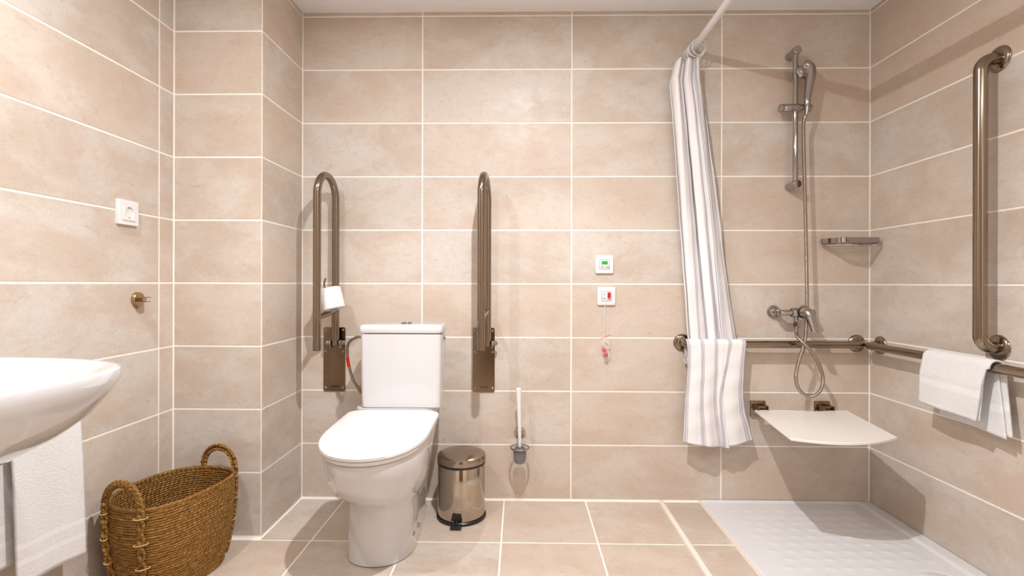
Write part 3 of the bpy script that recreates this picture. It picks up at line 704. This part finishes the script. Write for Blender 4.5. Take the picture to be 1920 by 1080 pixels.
o = obj('coiled_floor', mb, ROPE, bk); o['kind'] = 'stuff'
pts = [(*bplan(2 * PI * i / 110, 1.0), BH + 0.001 + 0.0036 * math.sin(2 * PI * i / 110 * 2 + 1.2)) for i in range(110)]
obj('rim', MB().tube(pts, 0.0055, 10, closed=True, up=(0, 0, 1)), ROPE, bk)
for sgn in (-1, 1):
    a0 = PI / 2 * sgn; da = 0.42
    def on(a, t_, out=0.010):
        x, y = bplan(a, bscale(t_)); d_ = Vector((x - BCX, y - BCY)).normalized(); return Vector((x + d_.x * out, y + d_.y * out, BH * t_))
    pa = [on(a0 - da, t_) for t_ in (0.04, 0.2, 0.4, 0.6, 0.8, 0.97)]; pc = [on(a0 + da, t_) for t_ in (0.97, 0.8, 0.6, 0.4, 0.2, 0.04)]
    A_, B_ = pa[-1], pc[0]; arch = []
    for k in range(1, 12):
        a = PI * k / 12; p = (A_ + B_) / 2 + (A_ - B_) / 2 * math.cos(a); p.z += 0.086 * math.sin(a) ** 0.85
        arch.append(p)
    path = smooth_path(pa + arch + pc, 5)
    out = Vector((on(a0, 0.9).x - BCX, on(a0, 0.9).y - BCY, 0)).normalized()
    mb = MB()
    side = out.cross(Vector((0, 0, 1)))
    for q_ in (-1, 0, 1):   # three braided strands
        sp = []
        for i, p in enumerate(path):
            tang = (path[min(i + 1, len(path) - 1)] - path[max(i - 1, 0)]).normalized(); wd = tang.cross(out).normalized()
            ph = i * 0.55 + q_ * 2 * PI / 3
            sp.append(p + wd * 0.0085 * math.sin(ph) + out * (0.0035 * math.cos(2 * ph) + 0.004))
        mb.tube(sp, 0.0058, 7, up=tuple(out))
    h = obj('handle', mb, ROPE, bk)
    for a in (a0 - da, a0 + da):
        for t_ in (0.93, 0.66, 0.40, 0.15):
            p = on(a, t_, 0.013); tan = (on(a + 0.05, t_) - on(a - 0.05, t_)).normalized(); n_ = Vector((0, 0, 1)).cross(tan)
            ring_ = [p + tan * 0.0175 * math.cos(2 * PI * k / 16) + out * 0.0125 * math.sin(2 * PI * k / 16) for k in range(16)]
            obj('stitch', MB().tube(ring_, 0.0016, 6, closed=True, up=(0, 0, 1)), STITCH, h, 'pale twine stitch')

# ------------------------------------------------------------------ grab bars
def flange(c, axis, r=0.040):
    return MB().lathe([(0.0, 0.011), (r * 0.6, 0.011), (r * 0.86, 0.008), (r * 0.97, 0.004), (r, 0.0), (0.0, 0.0)], c, 48, axis=axis)
gb = thing('grab_bar', 'horizontal steel grab bar on the back wall under the shower mixer', 'grab bar', (1.15, 0, 0.70))
zb = 0.737; xa, xb = 0.752, 1.552; off = -0.056
obj('bar', MB().tube(fillet([(xa, -0.008, zb), (xa, off, zb), (xb, off, zb), (xb, -0.008, zb)], 0.034, 10), 0.0165, 24), STEEL, gb)
for x in (xa, xb): obj('flange', flange((x, -0.0003, zb), (0, -1, 0)), STEEL, gb)
gr = thing('grab_bar', 'horizontal steel grab bar on the right wall carrying the folded towel', 'grab bar', (XR, -0.6, 0.70))
BX = XR - 0.066; zr = 0.737; ya, yb = -0.070, -1.25
obj('bar', MB().tube(fillet([(XR - 0.008, ya, zr), (BX, ya, zr), (BX, yb, zr), (XR - 0.008, yb, zr)], 0.034, 10), 0.0165, 24), STEEL, gr)
for y in (ya, yb): obj('flange', flange((XR - 0.0003, y, zr), (-1, 0, 0)), STEEL, gr)
gv = thing('grab_bar', 'tall vertical steel grab bar on the right wall above the folded towel', 'grab bar', (XR, -0.613, 0.74))
yv = -0.617; zlo, zhi = 0.797, 1.768; xv = XR - 0.062
obj('bar', MB().tube(fillet([(XR - 0.008, yv, zlo), (xv, yv, zlo), (xv, yv, zhi), (XR - 0.008, yv, zhi)], 0.040, 12), 0.0195, 28), STEEL, gv)
for z in (zlo, zhi): obj('flange', flange((XR - 0.0003, yv, z), (-1, 0, 0), 0.043), STEEL, gv)

# ------------------------------------------------------------------ hand towel on the right bar
def sh1(s, d, u): return (0.012 * d * (1 - u) + 0.03 * d * u) if s > 0 else -0.03 * d - 0.01 * u
ht = thing('hand_towel', 'folded white terry hand towel draped over the right grab bar', 'towel', (BX, -0.55, 0.737))
P, UV = drape(-0.418, -0.672, BX - 0.034, BX + 0.024, 0.025, BX, zr, 0.567, 0.55, slope=(0.012, 0.03), shift=sh1, wob=0.004)
o = obj('outer_layer', MB().grid(P, UV), TERRY2, ht, fix=False, angle=80); solid(o, 0.006)
P, UV = drape(-0.445, -0.664, BX - 0.024, BX + 0.017, 0.0195, BX, zr, 0.558, 0.53, slope=(0.002, 0.018), shift=lambda s, d, u: 0.02 * d if s > 0 else -0.035 * d * u, wob=0.003)
o = obj('inner_fold', MB().grid(P, UV), TERRY2, ht, fix=False, angle=80); solid(o, 0.0045)

# ------------------------------------------------------------------ shower set
rx, ry = 1.240, -0.055
sr = thing('shower_riser_rail', 'chrome shower riser rail with slider high on the back wall', 'shower rail', (rx, 0, 1.44))
zt, zb2 = 2.058, 1.458
obj('rail', MB().cyl((rx, ry, zb2 - 0.004), (rx, ry, zt + 0.004), 0.0112, seg=24), CHROME, sr)
for z in (zt, zb2):
    obj('rail_bracket', MB().cyl((rx, -0.0005, z), (rx, -0.078, z), 0.0185, seg=32, bev=0.003), CHROME, sr)
zs = 1.802
mb = MB().cyl((rx - 0.058, ry - 0.002, zs), (rx + 0.068, ry - 0.002, zs), 0.0185, seg=28, bev=0.003)
mb.box((rx - 0.028, ry - 0.016, zs - 0.008), (0.036, 0.010, 0.008), 0.002)
sl = obj('slider', mb, CHROME, sr)
obj('slider_knob', MB().cyl((rx - 0.072, ry - 0.002, zs), (rx - 0.058, ry - 0.002, zs), 0.0205, 0.0205, seg=8, bev=0.003), CHROME, sl)
# handset
hxx, hyy = rx + 0.036, ry - 0.026
hs = thing('shower_handset', 'chrome hand shower head with its flexible hose, hanging in the riser slider', 'shower head', (hxx, hyy, zs))
hp_ = smooth_path([(hxx + 0.002, hyy, zs - 0.004), (hxx + 0.003, hyy, zs + 0.03), (hxx + 0.012, hyy + 0.003, zs + 0.09), (hxx + 0.018, hyy + 0.004, zs + 0.135), (hxx + 0.014, hyy + 0.008, zs + 0.175), (hxx - 0.010, hyy + 0.012, zs + 0.192)], 6)
rad = [0.0115 + 0.0135 * min(i / 22, 1) ** 1.2 for i in range(len(hp_))]; rad[-1] = 0.019; rad[-2] = 0.023
obj('handle', MB().tube(hp_, rad, 24), CHROME, hs)
obj('spray_head', MB().lathe([(0.0, 0.018), (0.018, 0.017), (0.028, 0.008), (0.033, -0.004), (0.032, -0.012), (0.0, -0.012)], (hxx - 0.010, hyy + 0.022, zs + 0.163), 36, axis=Vector((0.75, -0.75, 0.35))), CHROME, hs)
obj('spray_face', MB().lathe([(0.0, -0.0165), (0.024, -0.016), (0.028, -0.0125), (0.0, -0.0125)], (hxx - 0.010, hyy + 0.022, zs + 0.163), 36, axis=Vector((0.75, -0.75, 0.35))), GREYP, hs, 'dark grey spray face')
obj('hose_cone', MB().cyl((hxx + 0.002, hyy, zs - 0.004), (hxx - 0.002, hyy, zs - 0.040), 0.0105, 0.007, seg=20), CHROME, hs)
# mixer
mxl, mxr, mz = 1.172, 1.312, 0.881
my = -0.062
def PX(u_, v_, dep): return ((u_ - 975) * dep / 930, dep - 2.313, 1.008 - (v_ - 532) * dep / 930)
hpts = [(hxx - 0.002, hyy, zs - 0.036), PX(1501, 240, 2.235), PX(1503, 330, 2.235), PX(1505.5, 430, 2.23), PX(1507.5, 520, 2.225), PX(1508, 580, 2.215), PX(1506, 625, 2.205), PX(1501, 650, 2.20), PX(1492, 680, 2.20), PX(1488, 708, 2.20), PX(1496, 730, 2.20),
        PX(1515, 740, 2.20), PX(1532, 730, 2.20), PX(1538, 708, 2.20), PX(1530, 680, 2.19), PX(1515, 655, 2.185), PX(1503, 642, 2.19), PX(1491, 630, 2.215), PX(1488, 619, 2.242)]
hpath = smooth_path(hpts, 60)
# spiral-wound hose: radius alternates along the length
res = []; acc = 0; lens = [0]
for a, b in zip(hpath, hpath[1:]): acc += (b - a).length; lens.append(acc)
step = 0.0016; k = 0; d_ = 0.0
while d_ < acc:
    while lens[k + 1] < d_: k += 1
    f_ = (d_ - lens[k]) / max(lens[k + 1] - lens[k], 1e-9); res.append(hpath[k].lerp(hpath[k + 1], f_)); d_ += step
rads = [0.0076 if i % 3 else 0.0066 for i in range(len(res))]
obj('shower_hose', MB().tube(res, rads, 12), HOSEM, hs, 'spiral-wound metal hose looping below the mixer', angle=60)
mx = thing('shower_mixer', 'chrome single-lever shower mixer on the back wall above the grab bar', 'tap', ((mxl + mxr) / 2, 0, mz))
for x in (mxl, mxr):
    obj('wall_rosette', MB().lathe([(0.0, 0.024), (0.012, 0.024), (0.018, 0.020), (0.027, 0.010), (0.0305, 0.002), (0.031, 0.0), (0.0, 0.0)], (x, -0.0003, mz), 36, axis=(0, -1, 0)), CHROME, mx)
mb = MB()
for x in (mxl, mxr):
    mb.tube([(x, -0.02, mz), (x, my - 0.004, mz)], 0.0125, 20)
    mb.cyl((x, my + 0.018, mz), (x, my + 0.006, mz), 0.0165, seg=6)
mb.cyl((mxl - 0.004, my, mz), (mxr + 0.012, my, mz), 0.0130, seg=24, bev=0.003)
mb.cyl((mxl + 0.048, my, mz), (mxr - 0.022, my, mz), 0.0225, seg=32, bev=0.005)
obj('mixer_body', mb, CHROME, mx)
cxm = mxl + 0.083
obj('cartridge_cap', MB().cyl((cxm + 0.004, my - 0.008, mz + 0.002), (cxm + 0.010, my - 0.058, mz + 0.004), 0.0235, 0.0215, seg=32, bev=0.003), CHROME, mx)
obj('cap_ring', MB().cyl((cxm + 0.004, my - 0.020, mz + 0.002), (cxm + 0.0045, my - 0.024, mz + 0.002), 0.0242, seg=32), BLACK, mx, 'thin dark ring')
lv = []
for t_, wd, th_ in ((0, 0.026, 0.020), (0.2, 0.026, 0.020), (0.45, 0.022, 0.016), (0.75, 0.0185, 0.012), (1, 0.017, 0.010)):
    c = Vector((cxm + 0.012, my - 0.048, mz + 0.016)).lerp(Vector((cxm + 0.022, my - 0.086, mz - 0.078)), t_)
    lv.append([(c.x + a * wd, c.y + b * th_, c.z + b * 0.004) for a, b in ((-0.8, -0.6), (-0.5, -0.9), (0.5, -0.9), (0.8, -0.6), (0.8, 0.6), (0.5, 0.9), (-0.5, 0.9), (-0.8, 0.6))])
obj('lever', MB().loft(lv), CHROME, mx)
mb = MB().cyl((1.2385, my - 0.006, mz - 0.016), (1.2385, my - 0.006, mz - 0.035), 0.0115, seg=20)
mb.cyl((1.2385, my - 0.006, mz - 0.033), (1.2385, my - 0.007, mz - 0.070), 0.0125, 0.0115, seg=8, bev=0.0015); mb.cyl((1.2385, my - 0.007, mz - 0.069), (1.2385, my - 0.008, mz - 0.090), 0.0085, seg=20)
obj('hose_connector', mb, CHROME, mx)

# ------------------------------------------------------------------ soap dish
sx0, sx1, sz_ = 1.392, 1.598, 1.196
sd = thing('soap_dish', 'chrome wire soap dish in the corner between the back and right walls', 'soap dish', ((sx0 + sx1) / 2, 0, sz_))
def srect(z, e=0.0): return [Vector(p) for p in ((sx0 - e, -0.006, z), (sx0 - e + 0.004, -0.075, z), (sx0 + 0.035, -0.112 - e, z), (sx1 - 0.035, -0.112 - e, z), (sx1 + e - 0.004, -0.075, z), (sx1 + e, -0.006, z))]
loop = smooth_path(srect(sz_ + 0.012), 8, closed=True)
mb = MB()
mb.loft([[p + Vector((0, 0, dz)) for p in loop] for dz in (-0.014, 0.008)] + [[p * 1.0 + (Vector(((sx0 + sx1) / 2, -0.055, 0)) - Vector((p.x, p.y, 0))) * 0.03 + Vector((0, 0, 0.008)) for p in loop]] +
        [[p + (Vector(((sx0 + sx1) / 2, -0.055, 0)) - Vector((p.x, p.y, 0))) * 0.03 + Vector((0, 0, -0.014)) for p in loop]], False, False)
obj('rim_band', mb, CHROME, sd)
for k in range(9):
    y = -0.016 - 0.0105 * k; e = 0.0 if k < 6 else 0.012 * (k - 5)
    obj('wire', MB().tube([(sx0 + 0.002 + e, y, sz_ + 0.0005), (sx1 - 0.002 - e, y, sz_ + 0.0005)], 0.0020, 8), CHROME, sd)
obj('fixing', MB().cyl(((sx0 + sx1) / 2 - 0.02, -0.0004, sz_ + 0.016), ((sx0 + sx1) / 2 - 0.02, -0.014, sz_ + 0.016), 0.011, seg=20), CHROME, sd)
obj('fixing', MB().cyl(((sx0 + sx1) / 2 + 0.06, -0.0004, sz_ + 0.010), ((sx0 + sx1) / 2 + 0.06, -0.014, sz_ + 0.010), 0.011, seg=20), CHROME, sd)

# ------------------------------------------------------------------ folding shower seat
ZS = 0.44
ss = thing('shower_bench', 'white fold-down shower seat on two dark brackets on the back wall', 'shower seat', (1.25, 0, ZS - 0.06))
outl = [(1.063, -0.052)] + [(1.063 + (1.475 - 1.063) * k / 10, -0.052 - (0.016 * math.sin((k / 10 - 0.35) * PI / 0.55) ** 2 if 0.35 < k / 10 < 0.9 else 0)) for k in range(1, 10)] + [(1.475, -0.052)]
fr0, fr1 = Vector((1.409, -0.440)), Vector((1.002, -0.462)); frm = Vector((1.19, -0.575))
for k in range(0, 17):
    t_ = k / 16; p = fr0 * (1 - t_) ** 2 + frm * 2 * t_ * (1 - t_) + fr1 * t_ ** 2; outl.append((p.x, p.y))
cc = Vector((1.24, -0.27))
def sring(z, s_): return [(cc.x + (x - cc.x) * s_, cc.y + (y - cc.y) * s_, z + 0.006 * ((y - cc.y) / 0.25) ** 2 * 0) for x, y in outl]
obj('seat_panel', MB().loft([sring(ZS - 0.011, 0.985), sring(ZS - 0.009, 0.998), sring(ZS - 0.002, 1.0), sring(ZS, 0.994), sring(ZS - 0.0005, 0.975), sring(ZS - 0.0015, 0.9), sring(ZS - 0.0025, 0.5)]), SEATM, ss)
for x in (1.098, 1.392):
    br = obj('wall_bracket', MB().box((x, -0.006, ZS - 0.005), (0.068, 0.011, 0.072), 0.002), PLATE, ss, 'dark polished steel bracket')
    mb = MB()
    for dx in (-0.022, 0.022): mb.box((x + dx, -0.036, ZS + 0.004), (0.005, 0.052, 0.030), 0.001)
    mb.tube([(x - 0.026, -0.045, ZS + 0.012), (x + 0.026, -0.045, ZS + 0.012)], 0.006, 14); obj('hinge', mb, PLATE, br)
    obj('support_arm', MB().box((x + (0.03 if x < 1.2 else -0.04), -0.23, ZS - 0.019), (0.03, 0.36, 0.014), 0.002), PLATE, ss)

# ------------------------------------------------------------------ curtain
CRX, CRZ = 0.788, 2.082
rod = obj('curtain_rod', MB().tube([(CRX, -0.002, CRZ), (CRX, YF + 0.002, CRZ)], 0.0142, 24), PLASTICW); tag(rod, 'white round shower curtain rod running from the back wall towards the viewer', 'curtain rod')
obj('wall_cup', MB().cyl((CRX, -0.0004, CRZ), (CRX, -0.018, CRZ), 0.021, seg=28, bev=0.002), PLASTICW, rod)
cu = thing('shower_curtain', 'white shower curtain with grey stripes, its lower end folded over the grab bar', 'shower curtain', (0.82, -0.06, 0.28))
edges = [(2.018, 0.690, 0.818), (1.93, 0.672, 0.824), (1.81, 0.684, 0.842), (1.57, 0.702, 0.872), (1.33, 0.720, 0.908), (1.13, 0.735, 0.933), (0.94, 0.747, 0.962), (0.745, 0.758, 0.992), (0.66, 0.765, 0.990)]
def edge(z, i):
    for (z0, *a), (z1, *b) in zip(edges, edges[1:]):
        if z >= z1: t_ = (z0 - z) / (z0 - z1); return a[i] + (b[i] - a[i]) * t_
    return edges[-1][i + 1]
P, UV = [], []; NU, NV = 220, 110
for i in range(NV + 1):
    z = 2.018 + (0.655 - 2.018) * i / NV; v = i / NV; row, uvr = [], []
    xl, xr_ = edge(z, 0), edge(z, 1)
    A = 0.034 * (1 - 0.62 * v); NPL = 3.4
    yc = -0.066 + 0.030 * max(0, (v - 0.35) / 0.65)
    A = 0.034 - 0.021 * v ** 1.3
    for j in range(NU + 1):
        u = j / NU; uw = u + 0.035 * math.sin(2 * PI * 1.3 * u + 1.0)
        ph = 2 * PI * NPL * uw + 0.5 * math.sin(v * 4)
        x = xl + (xr_ - xl) * (u + 0.055 * math.sin(ph * 1.0 + 1.1) * (1 - 0.3 * v) + 0.015 * math.sin(3.1 * ph))
        x = min(max(x, xl - 0.003), xr_ + 0.003)
        y = yc + A * (math.sin(ph) + 0.22 * math.sin(2.3 * ph + 3 * v + 1) ) / 1.2
        y += 0.0015 * math.sin(38 * v + 9 * u)
        zz = z - (0.010 * (math.sin(ph) * 0.5 + 0.5) * (1 - v) if v < 0.2 else 0) - (0.018 * (1 - u / 0.2) * (1 - v / 0.2) if (u < 0.2 and v < 0.2) else 0)
        row.append((x, min(y, -0.008), zz)); uvr.append((0.50 * u, z))
    P.append(row); UV.append(uvr)
o = obj('hanging_cloth', MB().grid(P, UV), CLOTH, cu, fix=False, angle=80); solid(o, 0.0012)
# end of the cloth folded over the bar
P, UV = [], []; NU = 130
zl = [(0.765, 0.747, 1.0145), (0.70, 0.752, 1.008), (0.60, 0.750, 1.004), (0.50, 0.742, 1.003), (0.42, 0.738, 1.016), (0.36, 0.735, 1.036), (0.28, 0.731, 1.056)]
def fe(z, i):
    if z >= zl[0][0]: return zl[0][1 + i]
    for a, b in zip(zl, zl[1:]):
        if z >= b[0]: t_ = (a[0] - z) / (a[0] - b[0]); return a[1 + i] + (b[1 + i] - a[1 + i]) * t_
    return zl[-1][1 + i]
rc = 0.0225
rowsv = [('b', k / 8) for k in range(8)] + [('a', k / 10) for k in range(10)] + [('f', k / 90) for k in range(91)]
for kind, t_ in rowsv:
    row, uvr = [], []
    for j in range(NU + 1):
        u = j / NU
        if kind == 'b': z = 0.668 + (zb - 0.668) * t_; y = off + rc; d_ = 0; s_ = -0.07 * (1 - t_) - 0.07
        elif kind == 'a': a = PI * t_; z = zb + rc * math.sin(a); y = off + rc * math.cos(a); d_ = 0; s_ = -0.07 + rc * a
        else:
            zend = 0.300 - 0.026 * min(u / 0.62, 1) + (0.0 if u < 0.64 else 0.034 * (u - 0.64) / 0.36)
            z = zb + (zend - zb) * t_; y = off - rc; d_ = t_; s_ = t_ * (zb - 0.28)
        d2 = d_ ** 0.8
        # a deep pleat opens at u = .64 towards the hem
        w0 = 0.10 * d2
        if u < 0.62: g = u / 0.62 * (0.62 + w0 * 0.2)
        elif u < 0.72: g = (0.62 + w0 * 0.2) - (u - 0.62) / 0.10 * w0 * 1.0 * min(1, d2 * 2) + (u - 0.62) * (1 - min(1, d2 * 2))
        else:
            g0 = (0.62 + w0 * 0.2) - w0 * min(1, d2 * 2) + 0.10 * (1 - min(1, d2 * 2)); g = g0 + (1 - g0) * (u - 0.72) / 0.28
        x = fe(z, 0) + (fe(z, 1) - fe(z, 0)) * g
        yw = 0.009 * d2 * math.sin(2 * PI * (1.9 * u + 0.15) + 0.6) + 0.004 * d2 * math.sin(2 * PI * 4.1 * u + 2 * d_) + 0.0012 * math.sin(60 * s_ + 8 * u) * min(d2 * 3, 1)
        if 0.60 < u < 0.74: yw += 0.018 * d2 * (1 - abs(u - 0.67) / 0.07)
        elif u >= 0.74: yw += 0.012 * d2
        y += -0.010 * d2 + yw
        if kind == 'f': y = min(y, off - 0.018) if t_ < 0.25 else y
        row.append((x, min(y, -0.006), z)); uvr.append((0.03 + 0.44 * u * 0.82, s_))
    P.append(row); UV.append(uvr)
o = obj('folded_end', MB().grid(P, UV), CLOTH, cu, fix=False, angle=80); solid(o, 0.0014)
# crumpled bunch behind the bar, where the cloth turns up again
Pp = []
for i in range(13):
    a = PI + PI * i / 12; row = []
    for j in range(60):
        u = j / 59; ra = 0.0165 + 0.003 * math.sin(u * 40 + i)
        row.append((0.758 + 0.235 * u + 0.002 * math.sin(i * 1.1), -0.0285 - 0.013 * math.cos(a) * -1 + 0.002 * math.sin(u * 31), 0.676 + 0.028 * math.sin(a) * (1 + 0.25 * math.sin(u * 23)) - 0.004))
    Pp.append(row)
o = obj('turned_loop', MB().grid(Pp, [[(0.5 * j / 59, 0.0) for j in range(60)] for _ in Pp]), CLOTH, cu, fix=False, angle=80); solid(o, 0.0012)
for k, (y, tl_) in enumerate(((-0.024, 0.1), (-0.037, -0.25), (-0.052, 0.3), (-0.066, -0.1), (-0.082, 0.45), (-0.100, -0.3))):
    axv = Vector((tl_, 1, 0.15 * (k % 3 - 1))).normalized()
    obj('curtain_ring', MB().torus((CRX + 0.004 * (k % 2), y, CRZ - 0.020), 0.0355, 0.0021, axis=tuple(axv), seg=36, seg2=8), PLASTICW, cu)
